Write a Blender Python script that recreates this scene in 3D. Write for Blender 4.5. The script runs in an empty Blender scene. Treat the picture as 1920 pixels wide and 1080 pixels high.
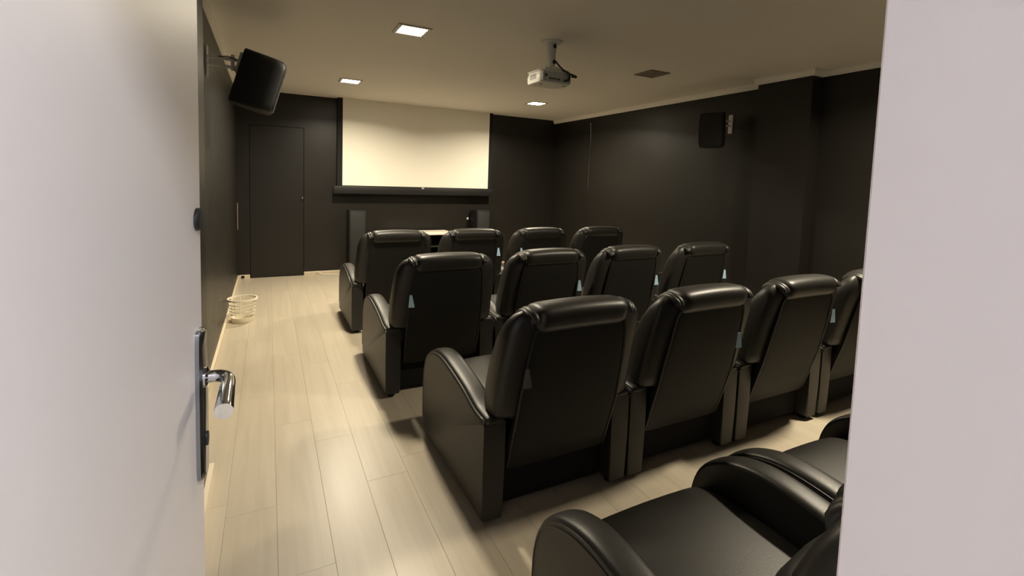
import bpy, bmesh, math, random
from mathutils import Vector, Matrix
random.seed(7)
PI = math.pi
sc = bpy.context.scene
col = sc.collection

# ------------------------------------------------------------------ camera
F, CX, CY = 890.94, 960.0, 404.86            # focal length and principal point in 1920x1080 pixels
YAW, PITCH, ROLL = .475, .073, -.033
def cam_axes():
    cy, sy = math.cos(YAW), math.sin(YAW)
    r = Vector((cy, -sy, 0)); f = Vector((sy, cy, 0)); d = Vector((0, 0, -1))
    f2 = f*math.cos(PITCH) + d*math.sin(PITCH)
    d2 = -f*math.sin(PITCH) + d*math.cos(PITCH)
    c, s = math.cos(ROLL), math.sin(ROLL)
    return r*c + d2*s, -r*s + d2*c, f2
cd = bpy.data.cameras.new('camera'); cam = bpy.data.objects.new('camera', cd); col.objects.link(cam)
ax, ay, az = cam_axes()
m = Matrix(((ax.x, -ay.x, -az.x, .384), (ax.y, -ay.y, -az.y, 0), (ax.z, -ay.z, -az.z, 1.5), (0, 0, 0, 1)))
cam.matrix_world = m
cd.sensor_width = 36; cd.lens = F/1920*36
cd.shift_x = (960-CX)/1920; cd.shift_y = -(540-CY)/1920
cd.clip_start = .01; cd.clip_end = 60
sc.camera = cam

# ------------------------------------------------------------------ world, exposure
w = bpy.data.worlds.new('world'); sc.world = w; w.use_nodes = True
w.node_tree.nodes['Background'].inputs[0].default_value = (.02, .022, .025, 1)
w.node_tree.nodes['Background'].inputs[1].default_value = .3
sc.view_settings.view_transform = 'Standard'
sc.view_settings.look = 'None'
sc.view_settings.exposure = 0.0
sc.view_settings.gamma = 1
sc.view_settings.use_curve_mapping = False
LAMP = 60.0           # radiance of the glass of a lit ceiling lamp
LAMP_W = 65.0         # power of the beam of a lit ceiling lamp
HALL = 250.0           # radiance of the hall lamp
LAMP_COL = (1, .875, .66, 1)
HALL_COL = (.92, .93, 1, 1)

# ------------------------------------------------------------------ materials
def mat(name, base, rough=.5, metal=0.0, spec=.5, coat=0.0, emit=None, estr=0.0):
    mt = bpy.data.materials.new(name); mt.use_nodes = True
    b = mt.node_tree.nodes['Principled BSDF']
    b.inputs['Base Color'].default_value = (*base[:3], 1)
    b.inputs['Roughness'].default_value = rough
    b.inputs['Metallic'].default_value = metal
    b.inputs['Specular IOR Level'].default_value = spec
    b.inputs['Coat Weight'].default_value = coat
    if emit:
        b.inputs['Emission Color'].default_value = emit
        b.inputs['Emission Strength'].default_value = estr
    return mt
def add_noise(mt, scale, bump=.1, dist=.01, c1=None, c2=None, detail=4, stretch=(1, 1, 1), rough=None):
    nt = mt.node_tree; N = nt.nodes; L = nt.links; b = N['Principled BSDF']
    tc = N.new('ShaderNodeTexCoord'); mp = N.new('ShaderNodeMapping'); mp.inputs['Scale'].default_value = stretch
    nz = N.new('ShaderNodeTexNoise'); nz.inputs['Scale'].default_value = scale; nz.inputs['Detail'].default_value = detail
    L.new(tc.outputs['Object'], mp.inputs['Vector']); L.new(mp.outputs['Vector'], nz.inputs['Vector'])
    if bump:
        bp = N.new('ShaderNodeBump'); bp.inputs['Strength'].default_value = bump; bp.inputs['Distance'].default_value = dist
        L.new(nz.outputs['Fac'], bp.inputs['Height']); L.new(bp.outputs['Normal'], b.inputs['Normal'])
    if c1:
        rp = N.new('ShaderNodeValToRGB')
        rp.color_ramp.elements[0].color = (*c1, 1); rp.color_ramp.elements[1].color = (*c2, 1)
        rp.color_ramp.elements[0].position = .35; rp.color_ramp.elements[1].position = .65
        L.new(nz.outputs['Fac'], rp.inputs['Fac']); L.new(rp.outputs['Color'], b.inputs['Base Color'])
    if rough:
        mr = N.new('ShaderNodeMapRange'); mr.inputs['To Min'].default_value = rough[0]; mr.inputs['To Max'].default_value = rough[1]
        L.new(nz.outputs['Fac'], mr.inputs['Value']); L.new(mr.outputs['Result'], b.inputs['Roughness'])
    return mt

M = {}
M['leather'] = add_noise(mat('black_leather', (.0165, .0152, .013), .43, spec=.48), 260, .12, .002, rough=(.38, .5))
M['panel'] = add_noise(mat('black_back_panel', (.0075, .007, .0062), .62, spec=.28), 300, .1, .002)
M['under'] = mat('black_underside', (.006, .006, .007), .8, spec=.2)
M['piping'] = mat('black_piping', (.01, .01, .01), .45)
M['tag'] = add_noise(mat('pale_blue_tag', (.42, .62, .78), .5), 60, .05)
M['tag_grey'] = add_noise(mat('grey_tag', (.07, .07, .065), .5), 60, .05)
M['wall'] = add_noise(mat('dark_wall_paint', (.013, .0112, .0092), .42, spec=.4), 5, .05, .02, rough=(.34, .46))
M['joint'] = add_noise(mat('glossy_dark_paint', (.0145, .0125, .0102), .16, spec=.6), 9, .1, .01)
M['wall_white'] = add_noise(mat('white_wall_paint', (.78, .77, .76), .6), 40, .04, .002)
M['door_white'] = add_noise(mat('white_door_lacquer', (.80, .76, .76), .45), 30, .02, .002)
M['ceiling'] = add_noise(mat('ceiling_paint', (.77, .73, .665), .8, spec=.2), 30, .05, .002)
M['cornice'] = add_noise(mat('cornice_plaster', (.88, .85, .79), .7, spec=.3), 30, .05, .002)
M['base'] = add_noise(mat('pale_baseboard', (.72, .62, .47), .45), 12, .03, .003)
M['slab'] = mat('floor_joint', (.33, .28, .21), .7)
M['screen'] = add_noise(mat('screen_cloth', (.84, .81, .72), .8, spec=.2), 3, .06, .03)
M['black'] = add_noise(mat('black_cloth', (.008, .008, .008), .75, spec=.3), 120, .05, .002)
M['satin_black'] = add_noise(mat('black_cabinet', (.008, .008, .008), .55, spec=.4), 200, .05, .001)
M['grille'] = add_noise(mat('black_grille', (.010, .010, .010), .7), 400, .3, .002)
M['white_plastic'] = add_noise(mat('white_plastic', (.74, .72, .66), .4), 60, .02, .001)
M['grey_plastic'] = add_noise(mat('grey_plastic', (.42, .43, .42), .5), 60, .03, .001)
M['dark_plastic'] = mat('dark_plastic', (.015, .016, .018), .45)
M['bracket'] = add_noise(mat('grey_bracket_paint', (.66, .66, .63), .45), 80, .03, .001)
M['chrome'] = add_noise(mat('chrome', (.72, .74, .78), .08, 1), 8, .01, .001)
M['chrome_dull'] = add_noise(mat('brushed_chrome', (.34, .36, .40), .22, 1), 60, .02, .001)
M['bin'] = add_noise(mat('cream_plastic', (.80, .74, .58), .3), 40, .02, .001)
M['strip'] = add_noise(mat('pinkish_metal', (.62, .45, .36), .35, .4), 40, .02, .001)
M['lamp'] = mat('lit_diffuser', (.9, .9, .85), .5, emit=LAMP_COL, estr=LAMP)
M['hall_lamp'] = mat('lit_hall_diffuser', (.9, .9, .9), .5, emit=HALL_COL, estr=HALL)
M['lamp_off'] = add_noise(mat('unlit_diffuser', (.20, .175, .13), .4), 60, .05, .001)
M['lamp_frame'] = add_noise(mat('lamp_frame', (.62, .58, .50), .4), 60, .02, .001)
M['console_top'] = add_noise(mat('white_top', (.80, .76, .66), .35), 30, .02, .001)

# pale laminate: grain along the plank, each plank its own tone
def wood():
    mt = mat('pale_laminate', (.6, .5, .36), .36, spec=.5)
    nt = mt.node_tree; N = nt.nodes; L = nt.links; b = N['Principled BSDF']
    tc = N.new('ShaderNodeTexCoord'); oi = N.new('ShaderNodeObjectInfo')
    add = N.new('ShaderNodeVectorMath'); add.operation = 'ADD'
    mul = N.new('ShaderNodeVectorMath'); mul.operation = 'SCALE'; mul.inputs['Scale'].default_value = 31.0
    cmb = N.new('ShaderNodeCombineXYZ')
    for k in range(3): L.new(oi.outputs['Random'], cmb.inputs[k])
    L.new(cmb.outputs[0], mul.inputs[0]); L.new(tc.outputs['Object'], add.inputs[0]); L.new(mul.outputs['Vector'], add.inputs[1])
    mp = N.new('ShaderNodeMapping'); mp.inputs['Scale'].default_value = (30, 1.2, 1); L.new(add.outputs[0], mp.inputs['Vector'])
    nz = N.new('ShaderNodeTexNoise'); nz.inputs['Scale'].default_value = 1.0; nz.inputs['Detail'].default_value = 6; nz.inputs['Distortion'].default_value = .6
    L.new(mp.outputs[0], nz.inputs['Vector'])
    rp = N.new('ShaderNodeValToRGB'); e = rp.color_ramp.elements
    e[0].position = .2; e[0].color = (.405, .352, .268, 1); e[1].position = .8; e[1].color = (.49, .432, .338, 1)
    L.new(nz.outputs['Fac'], rp.inputs['Fac'])
    mr = N.new('ShaderNodeMapRange'); mr.inputs['To Min'].default_value = .965; mr.inputs['To Max'].default_value = 1.025
    L.new(oi.outputs['Random'], mr.inputs['Value'])
    sc_ = N.new('ShaderNodeVectorMath'); sc_.operation = 'SCALE'; L.new(rp.outputs['Color'], sc_.inputs[0]); L.new(mr.outputs['Result'], sc_.inputs['Scale'])
    L.new(sc_.outputs['Vector'], b.inputs['Base Color'])
    m2 = N.new('ShaderNodeMapRange'); m2.inputs['To Min'].default_value = .29; m2.inputs['To Max'].default_value = .38
    L.new(nz.outputs['Fac'], m2.inputs['Value']); L.new(m2.outputs['Result'], b.inputs['Roughness'])
    bp = N.new('ShaderNodeBump'); bp.inputs['Strength'].default_value = .05; bp.inputs['Distance'].default_value = .002
    L.new(nz.outputs['Fac'], bp.inputs['Height']); L.new(bp.outputs['Normal'], b.inputs['Normal'])
    return mt
M['wood'] = wood()

# ------------------------------------------------------------------ mesh helpers
def box(bm, x0, x1, y0, y1, z0, z1, bev=0.0, seg=2, mtx=None):
    r = bmesh.ops.create_cube(bm, size=1)
    vs = r['verts']
    for v in vs:
        v.co = Vector((x0+(v.co.x+.5)*(x1-x0), y0+(v.co.y+.5)*(y1-y0), z0+(v.co.z+.5)*(z1-z0)))
    if mtx is not None:
        for v in vs: v.co = mtx @ v.co
    if bev:
        es = list({e for v in vs for e in v.link_edges})
        bmesh.ops.bevel(bm, geom=es, offset=bev, segments=seg, profile=.5, affect='EDGES')
    return bm
def loft(bm, rings, cap0=True, cap1=True, closed=True):
    R = [[bm.verts.new(p) for p in ring] for ring in rings]
    n = len(R[0])
    for a, b in zip(R[:-1], R[1:]):
        for i in range(n if closed else n-1):
            j = (i+1) % n
            bm.faces.new((a[i], a[j], b[j], b[i]))
    if cap0: bm.faces.new(list(reversed(R[0])))
    if cap1: bm.faces.new(R[-1])
    return bm
def frames(pts):
    out = []
    n = len(pts); up = None
    for i, p in enumerate(pts):
        t = (pts[min(i+1, n-1)] - pts[max(i-1, 0)]).normalized()
        if up is None:
            up = Vector((0, 0, 1)) if abs(t.z) < .9 else Vector((0, 1, 0))
        s = t.cross(up).normalized(); up = s.cross(t).normalized()
        out.append((p, s, up))
    return out
def tube(bm, pts, r, n=10, sx=1.0):
    pts = [Vector(p) for p in pts]
    rr = r if isinstance(r, (list, tuple)) else [r]*len(pts)
    rings = []
    for (p, s, u), q in zip(frames(pts), rr):
        rings.append([p + s*(q*sx*math.cos(2*PI*k/n)) + u*(q*math.sin(2*PI*k/n)) for k in range(n)])
    return loft(bm, rings)
def lathe(bm, prof, n=32, c=(0, 0, 0)):
    rings = [[(c[0]+r*math.cos(2*PI*k/n), c[1]+r*math.sin(2*PI*k/n), c[2]+z) for k in range(n)] for r, z in prof]
    return loft(bm, rings)
def catmull(P, k=6):
    P = [Vector(p) for p in P]; out = []
    for i in range(len(P)-1):
        p0 = P[max(i-1, 0)]; p1 = P[i]; p2 = P[i+1]; p3 = P[min(i+2, len(P)-1)]
        for s in range(k):
            t = s/k
            out.append(.5*((2*p1) + (p2-p0)*t + (2*p0-5*p1+4*p2-p3)*t*t + (3*p1-p0-3*p2+p3)*t**3))
    out.append(P[-1]); return out
def selement(hx, hy, n=32, e=2.6):
    pts = []
    for k in range(n):
        a = 2*PI*k/n; c, s = math.cos(a), math.sin(a)
        pts.append((hx*math.copysign(abs(c)**(2/e), c), hy*math.copysign(abs(s)**(2/e), s)))
    return pts
def prism_yz(bm, prof, x0, x1, bev=0.0, seg=3):
    a = [bm.verts.new((x0, y, z)) for y, z in prof]; b = [bm.verts.new((x1, y, z)) for y, z in prof]
    n = len(prof); fs = []
    fs.append(bm.faces.new(a)); fs.append(bm.faces.new(list(reversed(b))))
    for i in range(n):
        j = (i+1) % n; bm.faces.new((a[j], a[i], b[i], b[j]))
    if bev:
        es = [e for f in fs for e in f.edges]
        bmesh.ops.bevel(bm, geom=es, offset=bev, segments=seg, profile=.5, affect='EDGES')
    return bm
def mesh(name, bm, mt, smooth=True, angle=40):
    bmesh.ops.recalc_face_normals(bm, faces=bm.faces[:])
    me = bpy.data.meshes.new(name); bm.to_mesh(me); bm.free()
    me.materials.append(M[mt])
    if smooth:
        me.shade_smooth(); me.set_sharp_from_angle(angle=math.radians(angle))
    return me
def obj(name, bm, mt, parent=None, smooth=True, angle=40, label=None):
    me = mesh(name, bm, mt, smooth, angle) if isinstance(bm, bmesh.types.BMesh) else bm
    o = bpy.data.objects.new(name, me); col.objects.link(o)
    if parent: o.parent = parent
    if label: o['label'] = label
    return o
def B(): return bmesh.new()
def tag(o, label, cat, group=None, kind=None):
    o['label'] = label
    if cat: o['category'] = cat
    if group: o['group'] = group
    if kind: o['kind'] = kind
    return o
def thing(name, label, cat, loc=(0, 0, 0), group=None, kind=None, rot=None):
    o = bpy.data.objects.new(name, None); col.objects.link(o); o.location = loc
    o.empty_display_size = .1
    if rot: o.rotation_euler = rot
    return tag(o, label, cat, group, kind)
def copy_tree(o, parent=None):
    c = o.copy(); col.objects.link(c)
    if parent: c.parent = parent
    for ch in list(o.children): copy_tree(ch, c)
    return c

# ------------------------------------------------------------------ room shell
W, D, H = 5.143, 7.63, 2.647
XJ = .752                      # right jamb of the doorway
YF0, YF1 = .03, .18            # entry wall
XD = .17                       # left jamb
def wallbox(name, boxes, mt, label, bev=0):
    b = B()
    for a in boxes: box(b, *a, bev)
    return tag(obj(name, b, mt, smooth=False), label, 'wall', kind='structure')
def plan(bm, pts, z0, z1):
    a = [bm.verts.new((x, y, z0)) for x, y in pts]; b = [bm.verts.new((x, y, z1)) for x, y in pts]
    bm.faces.new(a); bm.faces.new(b)
    for i in range(len(pts)):
        j = (i+1) % len(pts); bm.faces.new((a[i], a[j], b[j], b[i]))
    return bm
b = plan(B(), [(-.15, YF1), (.118, YF1), (.118, 2.66), (0, 2.66), (0, D), (-.15, D)], 0, H)
tag(obj('wall_left', b, 'wall', smooth=False), 'dark brown painted wall on the left with the speaker bracket', 'wall', kind='structure')
b = plan(B(), [(W+.2, D), (W, D), (W, 3.35), (4.96, 3.35), (4.96, 2.785), (5.11, 2.785), (5.11, YF1), (W+.2, YF1)], 0, H)
tag(obj('wall_right', b, 'wall', smooth=False), 'dark brown painted right wall with a shallow projecting pier', 'wall', kind='structure')
wallbox('wall_back', [(-.15, .148, D, D+.12, 0, H), (.852, W+.2, D, D+.12, 0, H), (.148, .852, D, D+.12, 2.173, H), (.1, .9, D+.1, D+.14, 0, 2.2)], 'wall',
        'dark back wall behind the projection screen')
wallbox('wall_front', [(-.15, XD-.02, .1, YF1, 0, H), (XJ+.02, W+.2, .1, YF1, 0, H), (XD-.02, XJ+.02, .1, YF1, 2.12, H)], 'wall',
        'dark entry wall around the doorway, behind the last row')
wallbox('wall_hall', [(-1.2, XD-.02, YF0, .1, 0, H), (XJ+.02, 2.2, YF0, .1, 0, H), (XD-.02, XJ+.02, YF0, .1, 2.12, H),
                      (-1.3, -1.2, -1.7, .1, 0, H), (2.2, 2.3, -1.7, .1, 0, H), (-1.3, 2.3, -1.8, -1.7, 0, H)], 'wall_white',
        'white hall wall outside the doorway')
b = box(B(), -1.4, W+.3, -1.9, D+.15, H, H+.1)
tag(obj('ceiling', b, 'ceiling', smooth=False), 'flat beige painted ceiling with square recessed lamps', 'ceiling', kind='structure')

# floor: slab with real planks, 20 cm wide, running towards the screen
fl = tag(obj('floor', box(B(), -1.4, W+.3, -1.9, D+.15, -.1, -.0035), 'slab', smooth=False),
         'pale greyish-beige laminate plank floor', 'floor', kind='structure')
PL = 1.21
bp_ = box(B(), -.0997, .0997, 0, PL-.0006, -.0035, 0, .0006, 1)
full = mesh('plank', bp_, 'wood', smooth=False)
def plank(cx, y0, y1):
    if abs((y1-y0)-PL) < 1e-4 and True:
        o = obj('plank', full, 'wood', fl)
    else:
        o = obj('plank', box(B(), -.0997, .0997, 0, y1-y0-.0006, -.0035, 0, .0006, 1), 'wood', fl, smooth=False)
    o.location = (cx, y0, 0)
offs = {1: 3.5, 3: 2.78, 4: 2.3, 2: 3.05}
ncol = 26
for k in range(ncol):
    cx = .012 + .2*k + .1
    y = offs.get(k, random.uniform(2, 3.2))
    while y > -.2: y -= PL
    y0 = max(y, -.2) if y > -.2 else -.2
    y += PL; plank(cx, -.2, y)
    while y < D - .02:
        y1 = min(y+PL, D); plank(cx, y, y1); y = y1
# the hall floor behind the camera
for k in range(-6, 11):
    plank(.112+.2*k, -1.42, -.21)

# cornices, baseboards
def strip_along(name, pts, z0, z1, d, mt, label):
    """moulding with a slanted face along a plan polyline; the room lies on the left-hand side of the travel direction"""
    b = B(); n = len(pts); P = [Vector((*p, 0)) for p in pts]; rings = []
    for i in range(n):
        def nrm(a, c):
            t = (c-a).normalized(); return Vector((-t.y, t.x, 0))
        ns = []
        if i > 0: ns.append(nrm(P[i-1], P[i]))
        if i < n-1: ns.append(nrm(P[i], P[i+1]))
        off = ns[0] if len(ns) == 1 else (ns[0]+ns[1])/(1+ns[0].dot(ns[1]))
        p = P[i]
        h = z1-z0
        rings.append([p+Vector((0, 0, z0)), p+off*d*.55+Vector((0, 0, z0)), p+off*d*.65+Vector((0, 0, z0+h*.25)), p+off*d+Vector((0, 0, z0+h*.7)), p+off*d+Vector((0, 0, z1)), p+Vector((0, 0, z1))])
    loft(b, rings)
    return tag(obj(name, b, mt, smooth=False), label, 'trim', kind='structure')
strip_along('trim_1', [(5.11, YF1), (5.11, 2.785), (4.96, 2.785), (4.96, 3.35), (W, 3.35), (W, D)], H-.06, H, .035, 'cornice', 'cream ceiling cornice stepping around the pier on the right wall')
strip_along('trim_2', [(0, D), (0, 2.66), (.118, 2.66), (.118, YF1)], H-.06, H, .03, 'cornice', 'cream ceiling cornice along the left wall')
def base(name, pts, label):
    b = B(); rings = []
    return strip_along(name, pts, 0, .052, .02, 'base', label)
base('baseboard_left', [(0, D), (0, 2.66), (.118, 2.66), (.118, YF1)], 'low pale baseboard along the left wall')
base('baseboard_right', [(5.11, YF1), (5.11, 2.785), (4.96, 2.785), (4.96, 3.35), (W, 3.35), (W, D)], 'low pale baseboard along the right wall')
base('baseboard_back', [(W, D), (.852, D)], 'low pale baseboard under the screen wall')
base('baseboard_corner', [(.148, D), (0, D)], 'short pale baseboard stub in the back left corner')
# raised plaster joint of the glossy right wall
b = B(); pts = []
for i in range(40):
    z = .06 + (H-.2)*i/39
    pts.append((W-.001, 6.52+.006*math.sin(z*5.3)+.004*math.sin(z*11), z))
tube(b, pts, .034, 20, .3)
tag(obj('trim_3', b, 'joint'), 'wavy raised plaster joint on the dark right wall near the back corner', 'trim', kind='structure')

# flush door in the back wall
d2 = thing('door_2', 'flush dark door in the back wall, left of the screen', 'door', (.148, D, 0), kind='structure')
obj('door_leaf', box(B(), .005, .699, .004, .044, .006, 2.168, .002, 1), 'wall', d2, smooth=False)
k = lathe(B(), [(.001, 0), (.011, 0), (.012, .006), (.007, .010), (.007, .024), (.015, .030), (.017, .042), (.010, .050), (.001, .051)], 20)
ko = obj('door_knob', k, 'chrome', d2, label='small bright metal knob'); ko.location = (.682, .004, 1.153); ko.rotation_euler = (PI/2, 0, 0)

# entry doorway: white lining, leaf standing open, lever handle
fr = B()
box(fr, XJ, XJ+.022, YF0-.012, YF1, 0, 2.12, .002, 1)
box(fr, XJ, XJ+.07, YF0-.024, YF0-.002, 0, 2.17, .003, 1)
tag(obj('door_frame', fr, 'door_white', smooth=False), 'white door frame post at the right of the doorway', 'door frame', kind='structure')
fr = B()
box(fr, XD-.022, XD, YF0-.012, YF1, 0, 2.12, .002, 1); box(fr, XD-.07, XD, YF0-.024, YF0-.002, 0, 2.17, .003, 1)
box(fr, XD, XJ, YF0-.012, YF1+.002, 2.10, 2.122, .002, 1); box(fr, XD, XJ, YF0-.024, YF0-.002, 2.10, 2.17, .003, 1)
tag(obj('door_frame', fr, 'door_white', smooth=False), 'white door frame post and head behind the open white door', 'door frame', kind='structure')
HX, HY, EX, EY = .185, .185, .2705, 1.052          # hinge and free edge of the seen face
ang = math.atan2(EY-HY, EX-HX); LL = math.hypot(EX-HX, EY-HY)
d1 = thing('door_1', 'white door leaf standing open at the left with chrome lever handle', 'door', (HX, HY, 0), kind='structure', rot=(0, 0, ang))
# local x runs from hinge to free edge, local -y is the seen face
obj('door_leaf', box(B(), 0, LL, 0, .036, .006, 2.095, .002, 1), 'door_white', d1, smooth=False)
def plate(zc, hz, hx, t):
    b = B(); rings = []
    for d_, s in ((0, 1), (t*.6, 1), (t, .82)):
        rings.append([(x*(1 if s == 1 else .8), -d_, zc+z*(1 if s == 1 else .97)) for x, z in selement(hx, hz, 36, 7 if hz > .05 else 2)])
    return loft(b, rings)
PXX = LL-.031
p1 = obj('escutcheon', plate(1.068, .142, .0255, .011), 'chrome_dull', d1, label='long rounded lock plate'); p1.location.x = PXX
kh = B(); rings = [[(x, -d_, 1.0+z) for x, z in selement(.008, .014, 16, 2)] for d_ in (.009, .0145)]; loft(kh, rings)
o = obj('keyhole', kh, 'dark_plastic', p1)
lv = B()
path = catmull([(0, -.006, 1.118), (0, -.022, 1.118), (-.001, -.034, 1.118), (-.010, -.047, 1.117), (-.028, -.053, 1.116), (-.06, -.056, 1.113), (-.105, -.060, 1.106), (-.124, -.0615, 1.103)], 5)
tube(lv, path, [.011]*16+[.011+.0036*min(1, i/16) for i in range(len(path)-16)], 20)
lathe(lv, [(.001, 0), (.019, 0), (.019, .008), (.012, .011), (.001, .011)], 24)
bmv = [v for v in lv.verts][-24*5:]
for v in bmv: v.co = Vector((v.co.x, -.006-v.co.z, 1.118+v.co.y))
o = obj('lever_handle', lv, 'chrome', d1, label='curved chrome lever'); o.location.x = PXX
o = obj('deadbolt_knob', plate(1.412, .021, .023, .007), 'dark_plastic', d1, label='round dark bolt rosette above the lever'); o.location.x = LL-.027
o = obj('lower_lock', plate(.683, .021, .021, .012), 'chrome_dull', d1, label='round metal lock low on the door'); o.location.x = LL-.025

# ------------------------------------------------------------------ ceiling lamps
def lamp(x, y, lit, label, gain=1.0):
    t = thing('ceiling_lamp', label, 'ceiling light', (x, y, H), group='square recessed ceiling lamps')
    fm = 'lamp_frame' if lit else 'lamp_off'
    f = B(); s, i, h = .128, .098, .009
    for a in ((-s, s, -s, -i), (-s, s, i, s), (-s, -i, -i, i), (i, s, -i, i)): box(f, a[0], a[1], a[2], a[3], -h, 0, .002, 1)
    obj('lamp_frame', f, fm, t, smooth=False)
    if lit:
        ld = bpy.data.lights.new('lamp_beam', 'AREA'); ld.shape = 'SQUARE'; ld.size = .19; ld.energy = LAMP_W*gain; ld.color = LAMP_COL[:3]; ld.spread = math.radians(156)
        lo = bpy.data.objects.new('lamp_beam', ld); col.objects.link(lo); lo.parent = t; lo.location = (0, 0, -.012)
    obj('diffuser', box(B(), -i, i, -i, i, -.006, -.001), 'lamp' if lit else 'lamp_off', t, smooth=False)
    for sx in (-1, 1):
        for sy in (-1, 1):
            c = lathe(B(), [(.001, -.013), (.007, -.0125), (.008, -.009), (.008, -.008), (.001, -.008)], 12)
            o = obj('screw', c, 'grey_plastic', t); o.location = (sx*.112, sy*.112, 0)
    return t
lamp(1.385, 3.755, True, 'lit square ceiling lamp nearest the camera, above the second row')
lamp(1.275, 6.13, True, 'lit square ceiling lamp in front of the left end of the screen')
lamp(3.875, 6.125, True, 'lit square ceiling lamp near the right end of the screen')
lamp(3.89, 3.785, False, 'unlit dark square ceiling lamp right of the projector')
lamp(3.89, 1.40, True, 'lit square ceiling lamp above the right of the last two rows', 1.4)
t = thing('hall_lamp', 'cool white square ceiling lamp in the hall behind the doorway', 'ceiling light', (.75, -.85, H))
obj('lamp_frame', box(B(), -.16, .16, -.16, .16, -.012, 0, .003, 1), 'lamp_frame', t, smooth=False)
obj('diffuser', box(B(), -.14, .14, -.14, .14, -.018, -.0125), 'hall_lamp', t, smooth=False)

# ------------------------------------------------------------------ projection screen
t = thing('projection_screen', 'white pull-down projection screen with black borders on the back wall', 'screen', (2.56, 7.5, 1.2))
SX, SZ0, SZ1 = 1.19, .155, H-1.2
b = B(); nx, nz = 60, 32; g = []
for j in range(nz+1):
    row = []
    for i in range(nx+1):
        u = i/nx; v = j/nz
        x = -SX+2*SX*u; z = SZ0+(SZ1-SZ0)*v
        crease = .006*math.exp(-(((u-.10)-(v*.55))**2)/.0012)*max(0, 1-v*3.2)+.004*math.exp(-(((u-.05)-(v*.75))**2)/.0008)*max(0, 1-v*4)
        wav = .0035*math.sin(u*9+v*3)+.003*math.sin(u*3.1-v*5+1)
        row.append(b.verts.new((x, wav+crease*1.2-.003, z)))
    g.append(row)
for j in range(nz):
    for i in range(nx): b.faces.new((g[j][i], g[j][i+1], g[j+1][i+1], g[j+1][i]))
obj('screen_cloth', b, 'screen', t, label='white viewing surface')
obj('border', box(B(), -1.262, 1.255, .012, .016, .04, SZ1), 'black', t, smooth=False, label='black masking border')
obj('weight_bar', box(B(), -1.315, 1.28, -.022, .03, .03, .145, .008, 2), 'satin_black', t, label='black bottom bar')
obj('pull_tab', box(B(), .02, .06, -.026, -.018, .125, .15, .002, 1), 'grey_plastic', t)

# ------------------------------------------------------------------ floor speakers, console, small things at the back
def tower(x, label):
    t = thing('floor_speaker', label, 'speaker', (x, 7.3, 0), group='black floor speakers under the screen')
    obj('cabinet', box(B(), -.118, .118, 0, .29, .015, .99, .006, 2), 'satin_black', t)
    obj('grille', box(B(), -.105, .105, -.014, -.001, .12, .965, .006, 2), 'grille', t)
    obj('plinth', box(B(), -.13, .13, -.01, .30, 0, .0145, .003, 1), 'satin_black', t)
tower(1.565, 'tall black floor speaker standing left, below the screen corner')
tower(3.60, 'tall black floor speaker standing right, partly hidden by the front row')
t = thing('media_console', 'low black media console with white top behind the front row', 'console', (2.55, 7.1, 0))
obj('top', box(B(), -.45, .45, -.03, .42, .625, .655, .004, 2), 'console_top', t, label='white top board')
for x in (-.44, .42): obj('side_panel', box(B(), x, x+.02, 0, .40, 0, .6245, .002, 1), 'satin_black', t, smooth=False)
for z in (.05, .24, .43): obj('shelf', box(B(), -.4195, .4195, 0, .38, z, z+.018, .002, 1), 'satin_black', t, smooth=False)
obj('back_panel', box(B(), -.4195, .4195, .381, .40, .02, .6245), 'under', t, smooth=False)
t = thing('power_socket', 'small black square socket in the pale baseboard of the back left corner', 'socket', (.058, D-.014, .026))
obj('cover', box(B(), -.021, .021, -.007, 0, -.019, .019, .002, 1), 'dark_plastic', t, smooth=False)
obj('insert', box(B(), -.012, .012, -.010, -.0072, -.011, .011, .001, 1), 'under', t, smooth=False)
c = lathe(B(), [(.001, 0), (.019, 0), (.021, .004), (.015, .010), (.001, .012)], 20)
o = tag(obj('wall_socket', c, 'white_plastic'), 'tiny pale round wall socket on the dark back wall beside the right floor speaker', 'socket'); o.location = (3.45, D, .83); o.rotation_euler = (PI/2, 0, 0)
b = box(B(), 0, .006, -.02, .012, 0, .375, .002, 1)
o = tag(obj('metal_strip', b, 'strip'), 'upright pale pinkish metal strip on the left wall at the back corner', 'strip'); o.location = (0, 7.585, .70)
b = tube(B(), catmull([(1.02, 7.59, .06), (1.10, 7.575, .02), (1.2, 7.55, .006), (1.3, 7.50, .005), (1.42, 7.46, .005), (1.5, 7.5, .006)], 6), .005, 8)
tag(obj('cable', b, 'white_plastic'), 'thin pale cable lying along the baseboard left of the floor speaker', 'cable')

# waste basket
t = thing('waste_basket', 'cream openwork plastic waste basket on the floor by the left wall', 'basket', (.148, 5.42, 0))
def rad(z): return .098+.028*z/.235
b = lathe(B(), [(.001, .004), (.094, .0), (rad(.0), .004), (rad(.05), .05), (rad(.05)-.004, .05), (.092, .010), (.001, .010)], 40)
obj('bottom_cup', b, 'bin', t)
def ring(bm, r, z, h, d):
    n = 44
    rings = [[((r+dx)*math.cos(2*PI*k/n), (r+dx)*math.sin(2*PI*k/n), z+dz) for dx, dz in ((-d, -h), (d, -h), (d, h), (-d, h))] for k in range(n)]
    loft(bm, rings+[rings[0]], False, False)
    bmesh.ops.remove_doubles(bm, verts=bm.verts[:], dist=1e-5)
for z in (.085, .118, .151, .184):
    b = B(); ring(b, rad(z), z, .0035, .002); obj('hoop', b, 'bin', t)
b = B(); ring(b, rad(.235)+.004, .230, .008, .007); obj('rim', b, 'bin', t)
b = B()
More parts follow.
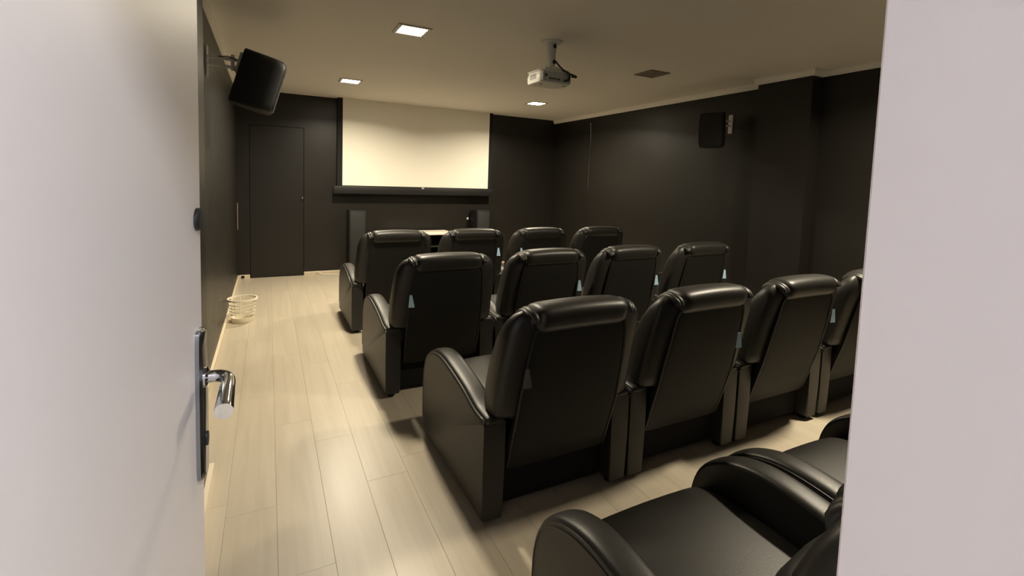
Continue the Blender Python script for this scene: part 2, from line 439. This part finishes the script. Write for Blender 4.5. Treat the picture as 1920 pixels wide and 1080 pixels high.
for k in range(16):
    a = 2*PI*k/16+.2; wd = .0016 if k % 4 else .005
    mt_ = Matrix.Rotation(a, 4, 'Z')
    loft(b, [[mt_ @ Vector((rad(z)+dx, dy, z)) for dx, dy in ((-.0012, -wd), (.0012, -wd), (.0012, wd), (-.0012, wd))] for z in (.045, .228)])
o = obj('staves', b, 'bin', t); o['kind'] = 'stuff'

# ------------------------------------------------------------------ wall speakers on brackets
def wall_speaker(label, loc, rz, yaw, tilt, armlen):
    """local +x is out of the wall, bracket plate at x = 0"""
    t = thing('wall_speaker', label, 'speaker', loc, group='black speakers on wall brackets', rot=(0, 0, rz))
    obj('wall_plate', box(B(), 0, .014, -.028, .028, -.105, .108, .004, 2), 'bracket', t, label='grey wall plate')
    b = B()
    for z in (-.018, .034): tube(b, [(.012, 0, z), (armlen*.6, 0, z-.004), (armlen, 0, z-.006)], .011, 12)
    tube(b, [(armlen*.86, 0, -.045), (armlen*.86, 0, .062)], .012, 12)
    obj('arm', b, 'bracket', t, label='double grey bracket arm')
    b = B(); tube(b, [(armlen*.4, -.008, .040), (armlen*.7, -.014, .046), (armlen*1.05, -.012, .028)], .004, 8)
    obj('cable', b, 'dark_plastic', t)
    mt_ = Matrix.Translation((armlen, 0, .0)) @ Matrix.Rotation(yaw, 4, 'Z') @ Matrix.Rotation(tilt, 4, 'Y')
    obj('back_plate', box(B(), 0, .022, -.05, .05, -.055, .085, .003, 1, mt_), 'bracket', t, label='grey plate behind the cabinet')
    # cabinet: trapezoid in plan, wide front
    b = B()
    rings = []
    for x, hy, hz, e in ((.022, .100, .190, 9), (.03, .106, .195, 9), (.22, .132, .196, 9), (.275, .132, .194, 7), (.296, .120, .182, 6)):
        rings.append([mt_ @ Vector((x, p[0], -.075+p[1])) for p in selement(hy, hz, 48, e)])
    loft(b, rings)
    obj('cabinet', b, 'satin_black', t, angle=50)
    b = B()
    rings = [[mt_ @ Vector((x, p[0], -.075+p[1])) for p in selement(hy, hz, 40, 7)] for x, hy, hz in ((.290, .112, .172), (.303, .110, .170), (.307, .100, .160))]
    loft(b, rings)
    obj('grille', b, 'grille', t, angle=50)
wall_speaker('black speaker on grey bracket high on the left wall', (0, 3.97, 2.262), 0, 0, math.radians(16), .19)
wall_speaker('black speaker on grey bracket high on the right wall', (W, 3.80, 2.235), PI, math.radians(30), math.radians(8), .25)

# ------------------------------------------------------------------ projector
t = thing('projector', 'white projector hanging from the ceiling on a grey pole', 'projector', (2.45, 3.41, H))
obj('ceiling_plate', lathe(B(), [(.001, -.016), (.05, -.016), (.088, -.010), (.092, 0), (.001, 0)], 36), 'bracket', t, label='round grey ceiling plate')
obj('pole', lathe(B(), [(.036, -.214), (.036, -.09), (.040, -.085), (.040, -.012)], 28), 'bracket', t, label='grey pole')
for z in (-.045, -.168):
    b = lathe(B(), [(.001, 0), (.017, 0), (.017, .008), (.010, .012), (.001, .012)], 16)
    o = obj('pole_knob', b, 'dark_plastic', t); o.location = (.008, -.034, z); o.rotation_euler = (PI/2, 0, .25)
b = B(); box(b, -.05, .05, -.06, .06, -.238, -.212, .004, 1)
for sx, sy in ((-1, -1), (1, -1), (-1, 1), (1, 1)):
    tube(b, [(sx*.04, sy*.04, -.225), (sx*.085, sy*.07, -.232), (sx*.10, sy*.085, -.262)], .008, 8)
obj('mount_bracket', b, 'bracket', t)
b = B(); rings = []
for z, s in ((-.268, .93), (-.262, .985), (-.255, 1), (-.300, 1.0), (-.345, .985), (-.352, .95)):
    rings.append((z, s))
rings.sort()
PB = Matrix.Translation((-.012, .008, 0)) @ Matrix.Rotation(math.radians(1), 4, 'Z')
loft(b, [[PB @ Vector((p[0]*s, p[1]*s, z)) for p in selement(.153, .118, 56, 6)] for z, s in rings])
body = obj('body', b, 'white_plastic', t, angle=50)
b = box(B(), -.130, .138, -.1215, -.112, -.342, -.268, .003, 1, PB)
back = obj('connector_panel', b, 'grey_plastic', t, label='grey rear connector panel')
b = B()
for x, z, ww, hh in ((-.06, -.322, .012, .007), (-.035, -.322, .008, .006), (-.012, -.320, .009, .006), (.02, -.322, .012, .007), (.085, -.325, .016, .006), (-.10, -.300, .010, .012), (.115, -.315, .010, .010)):
    box(b, x-ww, x+ww, -.1245, -.1205, z-hh, z+hh, .001, 1, PB)
o = obj('ports', b, 'dark_plastic', back); o['kind'] = 'stuff'
b = B()
for k in range(7): box(b, -.1545, -.1515, -.05+k*.014, -.044+k*.014, -.325, -.285, 0, 1, PB)
o = obj('vent_slots', b, 'grey_plastic', body); o['kind'] = 'stuff'
b = lathe(B(), [(.001, 0), (.030, 0), (.034, .004), (.034, .03), (.028, .032), (.026, .022), (.001, .016)], 28)
o = obj('lens', b, 'dark_plastic', t); o.location = (-.075, .121, -.305); o.rotation_euler = (-PI/2, 0, 0)
b = lathe(B(), [(.001, -.014), (.013, -.012), (.013, 0), (.001, 0)], 16)
for x, y in ((-.10, -.02), (.10, -.05)):
    o = obj('foot', b.copy(), 'white_plastic', t); o.location = (x, y, -.351)
b.free()
b = tube(B(), catmull([(.022, -.035, -.16), (.05, -.06, -.205), (.09, -.10, -.255), (.125, -.135, -.275), (.150, -.139, -.284)], 6), .007, 8)
tube(b, [(.120, -.139, -.287), (.160, -.138, -.288)], .012, 8)
obj('power_cable', b, 'dark_plastic', t)
b = tube(B(), catmull([(.07, -.075, -.235), (.092, -.125, -.262), (.094, -.142, -.29), (.085, -.138, -.322), (.06, -.13, -.330)], 6), .009, 8)
obj('video_cable', b, 'dark_plastic', t)

# ------------------------------------------------------------------ recliners
def y_panel(z):
    """rear face of the back panel: from between the arms up and back to the headrest"""
    K = ((.2, .034), (.5, -.056), (.55, -.066), (.65, -.089), (.75, -.110), (.86, -.130), (.95, -.138))
    for (a, ya), (c, yc) in zip(K[:-1], K[1:]):
        if z <= c: return ya+(yc-ya)*(z-a)/(c-a)
    return K[-1][1]
def arm_profile():
    key = [(0, .03), (0, .25), (0, .465), (.012, .480), (.12, .488), (.25, .520), (.40, .546), (.55, .562), (.66, .556), (.76, .523), (.835, .465), (.872, .385), (.882, .29), (.878, .15), (.862, .03)]
    a = key[:3]; c = [(p.x, p.y) for p in catmull([(*p, 0) for p in key[2:]], 4)]
    return a[:2]+c
def make_chair():
    root = thing('recliner', 'x', 'chair', group='black leather recliners')
    prof = arm_profile()
    for s in (-1, 1):
        b = B(); x0, x1 = (-.395, -.292) if s < 0 else (.292, .395)
        prism_yz(b, prof, x0, x1, .014, 3)
        a = obj('armrest', b, 'leather', root, angle=35)
        # padded strip on top, from the rear over the front curve
        top = [(p[0], p[1]) for p in prof if p[1] > .07 and not (p[0] < .005 and p[1] < .46)]
        P = [Vector((0, y, z)) for y, z in top]
        rings = []
        n = len(P); cx = s*.341
        for i, p in enumerate(P):
            tg = (P[min(i+1, n-1)]-P[max(i-1, 0)]).normalized(); nn = Vector((0, -tg.z, tg.y))
            if nn.z < 0 and p.z > .5: nn = -nn
            fade = min(1, i/3, (n-1-i)/3)*.9+.1
            hw = .0475*(.92+.08*fade); hh = .017*fade
            ring = []
            for k in range(18):
                an = 2*PI*k/18; ca, sa = math.cos(an), math.sin(an)
                ring.append(p+Vector((cx+hw*math.copysign(abs(ca)**.75, ca), 0, 0))+nn*(hh*math.copysign(abs(sa)**.75, sa)-.002))
            rings.append(ring)
        b = loft(B(), rings); obj('arm_pad', b, 'leather', a, angle=60)
        # welt along the outer edge of the arm
        b = tube(B(), [(s*.3935, y-.002, z-.012) for y, z in top[1:-1]], .0042, 6)
        obj('piping', b, 'piping', a)
    # base between the arms
    b = box(B(), -.288, .288, .075, .80, .03, .30, .01, 1); obj('base', b, 'under', root, smooth=False)
    b = B()
    for sx in (-1, 1):
        for y in (.06, .78): lathe(b, [(.001, 0), (.025, 0), (.028, .03), (.001, .03)], 14, (sx*.34, y, 0))
    for k, (sx, y) in enumerate(((-1, .06), (-1, .78), (1, .06), (1, .78))):
        f = lathe(B(), [(.001, 0), (.025, 0), (.028, .0295), (.001, .0295)], 14); o = obj('foot', f, 'under', root); o.location = (sx*.34, y, 0)
    b.free()
    # seat cushion: crowned top and rolled front
    b = B(); rings = []
    sp = catmull([(0, .16, .30), (0, .16, .40), (0, .22, .438), (0, .40, .448), (0, .60, .455), (0, .74, .448), (0, .825, .415), (0, .858, .355), (0, .850, .305), (0, .80, .295), (0, .45, .295)], 4)
    nx = 14
    for i in range(nx+1):
        u = -1+2*i/nx; x = .286*u
        ed = max(0, (abs(u)-.8)/.2); q = 1-.16*ed*ed
        rings.append([(x, .5+(p.y-.5)*(1-.02*ed*ed), .30+(p.z-.30)*q+(.012*(1-u*u) if p.z > .36 else 0)) for p in sp])
    loft(b, rings); obj('seat', b, 'leather', root, angle=60)
    b = box(B(), -.286, .286, .845, .885, .045, .290, .018, 3); obj('footrest', b, 'leather', root)
    # backrest: lofted cushion leaning back
    b = B(); rings = []
    LV = [(.485, .340, .10, -.025, 3), (.49, .352, .115, -.038, 3.6), (.505, .361, .128, -.047, 4.2), (.55, .364, .135, -.055, 4.6), (.65, .362, .115, -.076, 4.6), (.75, .356, .085, -.098, 4.6), (.84, .350, .045, -.119, 4.4),
          (.895, .343, .010, -.130, 3.8), (.93, .330, -.015, -.132, 3.2), (.955, .308, -.032, -.128, 2.8), (.970, .275, -.052, -.118, 2.6), (.976, .22, -.070, -.105, 2.4)]
    for z, hx, yf, yr, e in LV:
        rings.append([(p[0], (yf+yr)/2+p[1], z+.0*p[0]) for p in selement(hx, (yf-yr)/2, 48, e)])
    loft(b, rings); bk = obj('backrest', b, 'leather', root, angle=60)
    # front cushion of the back
    b = B(); rings = []
    for z, hx, yf in ((.40, .20, .20), (.415, .24, .235), (.45, .258, .252), (.55, .262, .240), (.66, .26, .205), (.74, .255, .165), (.79, .24, .125), (.805, .20, .10)):
        yb = yf-.16
        rings.append([(p[0], (yf+yb)/2+p[1], z) for p in selement(hx, .08, 40, 3)])
    loft(b, rings); obj('lumbar_cushion', b, 'leather', root, angle=60)
    # flat rear panel between the wings, running down between the arms
    b = B(); rings = []
    for z, hx, o in ((.215, .258, .006), (.22, .264, 0), (.35, .264, 0), (.50, .264, 0), (.60, .260, 0), (.70, .254, 0), (.80, .246, 0), (.875, .236, 0), (.895, .225, 0), (.90, .215, .006)):
        yr = y_panel(z)+o; th = .045
        rings.append([(p[0], yr+th/2+p[1], z) for p in selement(hx, th/2, 40, 9)])
    loft(b, rings); pn = obj('back_panel', b, 'panel', root, angle=50)
    edge = [(-.264, y_panel(.23)+.004, .23)]+[(-x, y_panel(z)+.004, z) for z, x in ((.4, .266), (.5, .266), (.6, .262), (.7, .256), (.82, .246), (.875, .236))]
    edge += [(-.20, y_panel(.90), .902), (0, y_panel(.90), .904), (.20, y_panel(.90), .902)]
    edge += [(x, y_panel(z)+.004, z) for z, x in ((.875, .236), (.82, .246), (.7, .256), (.6, .262), (.5, .266), (.4, .266))]+[(.264, y_panel(.23)+.004, .23)]
    b = tube(B(), catmull(edge, 4), .005, 6); obj('piping', b, 'piping', pn)
    # headrest roll wrapped over the top edge
    b = B(); rings = []
    nx = 26; hw = .243
    for i in range(nx+1):
        u = -1+2*i/nx
        q = (1-abs(u)**16)**.5 if abs(u) < 1 else 0
        q = max(q, .12)
        pr = []
        for k in range(30):
            a = 2*PI*k/30; c, s_ = math.cos(a), math.sin(a)
            hy = .092 if c > 0 else .080
            hz = .060 if s_ > 0 else .062
            e = 2.5
            yy = hy*math.copysign(abs(c)**(2/e), c)*q; zz = hz*math.copysign(abs(s_)**(2/e), s_)*q
            zz += .010*(1-u*u)*(1 if s_ > 0 else .3)
            pr.append((hw*u, -.083+yy-.16*zz, .932+zz))
        rings.append(pr)
    loft(b, rings); hr = obj('headrest', b, 'leather', root, angle=60)
    # gathered pleats where the headrest meets the shoulders
    for s in (-1, 1):
        b = B()
        for k, (dx, rr) in enumerate(((.246, .030), (.262, .026))):
            pts = []
            for j in range(13):
                a = PI*(-.12+1.10*j/12)
                pts.append((s*(dx+.003*math.sin(j)), -.085+.060*math.cos(a), .930+.036*math.sin(a)-.004*k))
            tube(b, pts, [rr*.55]+[rr*.62]*11+[rr*.55], 10)
        obj('pleat', b, 'leather', hr, angle=60)
    return root
proto = make_chair()
def fabric_tag(root, side, mt, dx=0.0, dz=0.0):
    b = B(); z0 = .735+dz; n = 5; rings = []
    for i in range(n):
        v = i/(n-1); z = z0-.085*v; wv = .007+.013*v
        y = y_panel(z)-.010-.014*v
        rings.append([(side*(.262+dx)-wv+.006*v, y, z), (side*(.262+dx)+wv+.006*v, y-.006, z), (side*(.262+dx)+wv+.006*v, y-.0045, z), (side*(.262+dx)-wv+.006*v, y+.0015, z)])
    loft(b, rings)
    obj('fabric_tag', b, mt, root, label='small pale blue fabric tag' if mt == 'tag' else 'small dull grey fabric tag')
R1, R2, R3, R4 = 'front row nearest the screen', 'second row from the screen', 'third row from the screen', 'last row by the door'
chairs = [
 (1.475, 4.605, 0, 'black leather recliner at the aisle end of the front row, before the left floor speaker', 0, ''),
 (2.275, 4.605, 0, 'black leather recliner second from the aisle in the front row', 1, 'tag'),
 (3.075, 4.605, 0, 'black leather recliner third from the aisle in the front row', -1, 'tag'),
 (3.90, 4.605, 0, 'black leather recliner farthest right in the front row, near the right wall', 0, ''),
 (1.474, 3.137, 0, 'black leather recliner at the aisle end of the second row, pale tag on its left', -1, 'tag'),
 (2.285, 3.137, 0, 'black leather recliner second from the aisle in the second row, pale tag on its right', 1, 'tag'),
 (3.09, 3.137, 0, 'black leather recliner third from the aisle in the second row', 1, 'tag'),
 (3.945, 3.137, 0, 'black leather recliner farthest right in the second row, below the wall speaker', 1, 'tag'),
 (1.587, 1.765, 0, 'large black leather recliner at the aisle end of the third row, whole left side showing', -1, 'tag_grey'),
 (2.39, 1.765, 0, 'black leather recliner second from the aisle in the third row', 1, 'tag'),
 (3.20, 1.765, 0, 'black leather recliner third from the aisle in the third row, at the right edge', 1, 'tag'),
 (4.01, 1.765, 0, 'black leather recliner farthest right in the third row, only its edge showing', 0, ''),
 (1.512, .325, 0, 'nearest black leather recliner in the last row, seat seen from above', 0, ''),
 (2.325, .325, 0, 'black leather recliner beside the nearest one in the last row', 0, ''),
 (3.130, .325, 0, 'black leather recliner third from the door in the last row', 0, ''),
]
roots = []
for i, (x, y, rz, lab, sd, tm) in enumerate(chairs):
    r = proto if i == 0 else copy_tree(proto)
    r.location = (x, y, 0); r.rotation_euler = (0, 0, rz); r['label'] = lab
    roots.append((r, sd, tm))
tag_shift = {1: (0, .06), 2: (0, .05), 5: (.0, .01), 9: (-.035, 0), 10: (-.005, .05)}
for r, sd, tm in roots:
    if sd: fabric_tag(r, sd, tm, *tag_shift.get(roots.index((r, sd, tm)), (0, 0)))

# the backs of the last row stand more upright, clear of the wall behind them
up = Matrix.Translation((0, .085, .48)) @ Matrix.Rotation(math.radians(-12), 4, 'X') @ Matrix.Translation((0, -.05, -.48))
for r, sd, tm in roots[12:]:
    for ch in r.children:
        if ch.name.split('.')[0] in ('backrest', 'headrest', 'lumbar_cushion'):
            ch.matrix_local = up
        elif ch.name.split('.')[0] == 'back_panel':
            ch.matrix_local = up
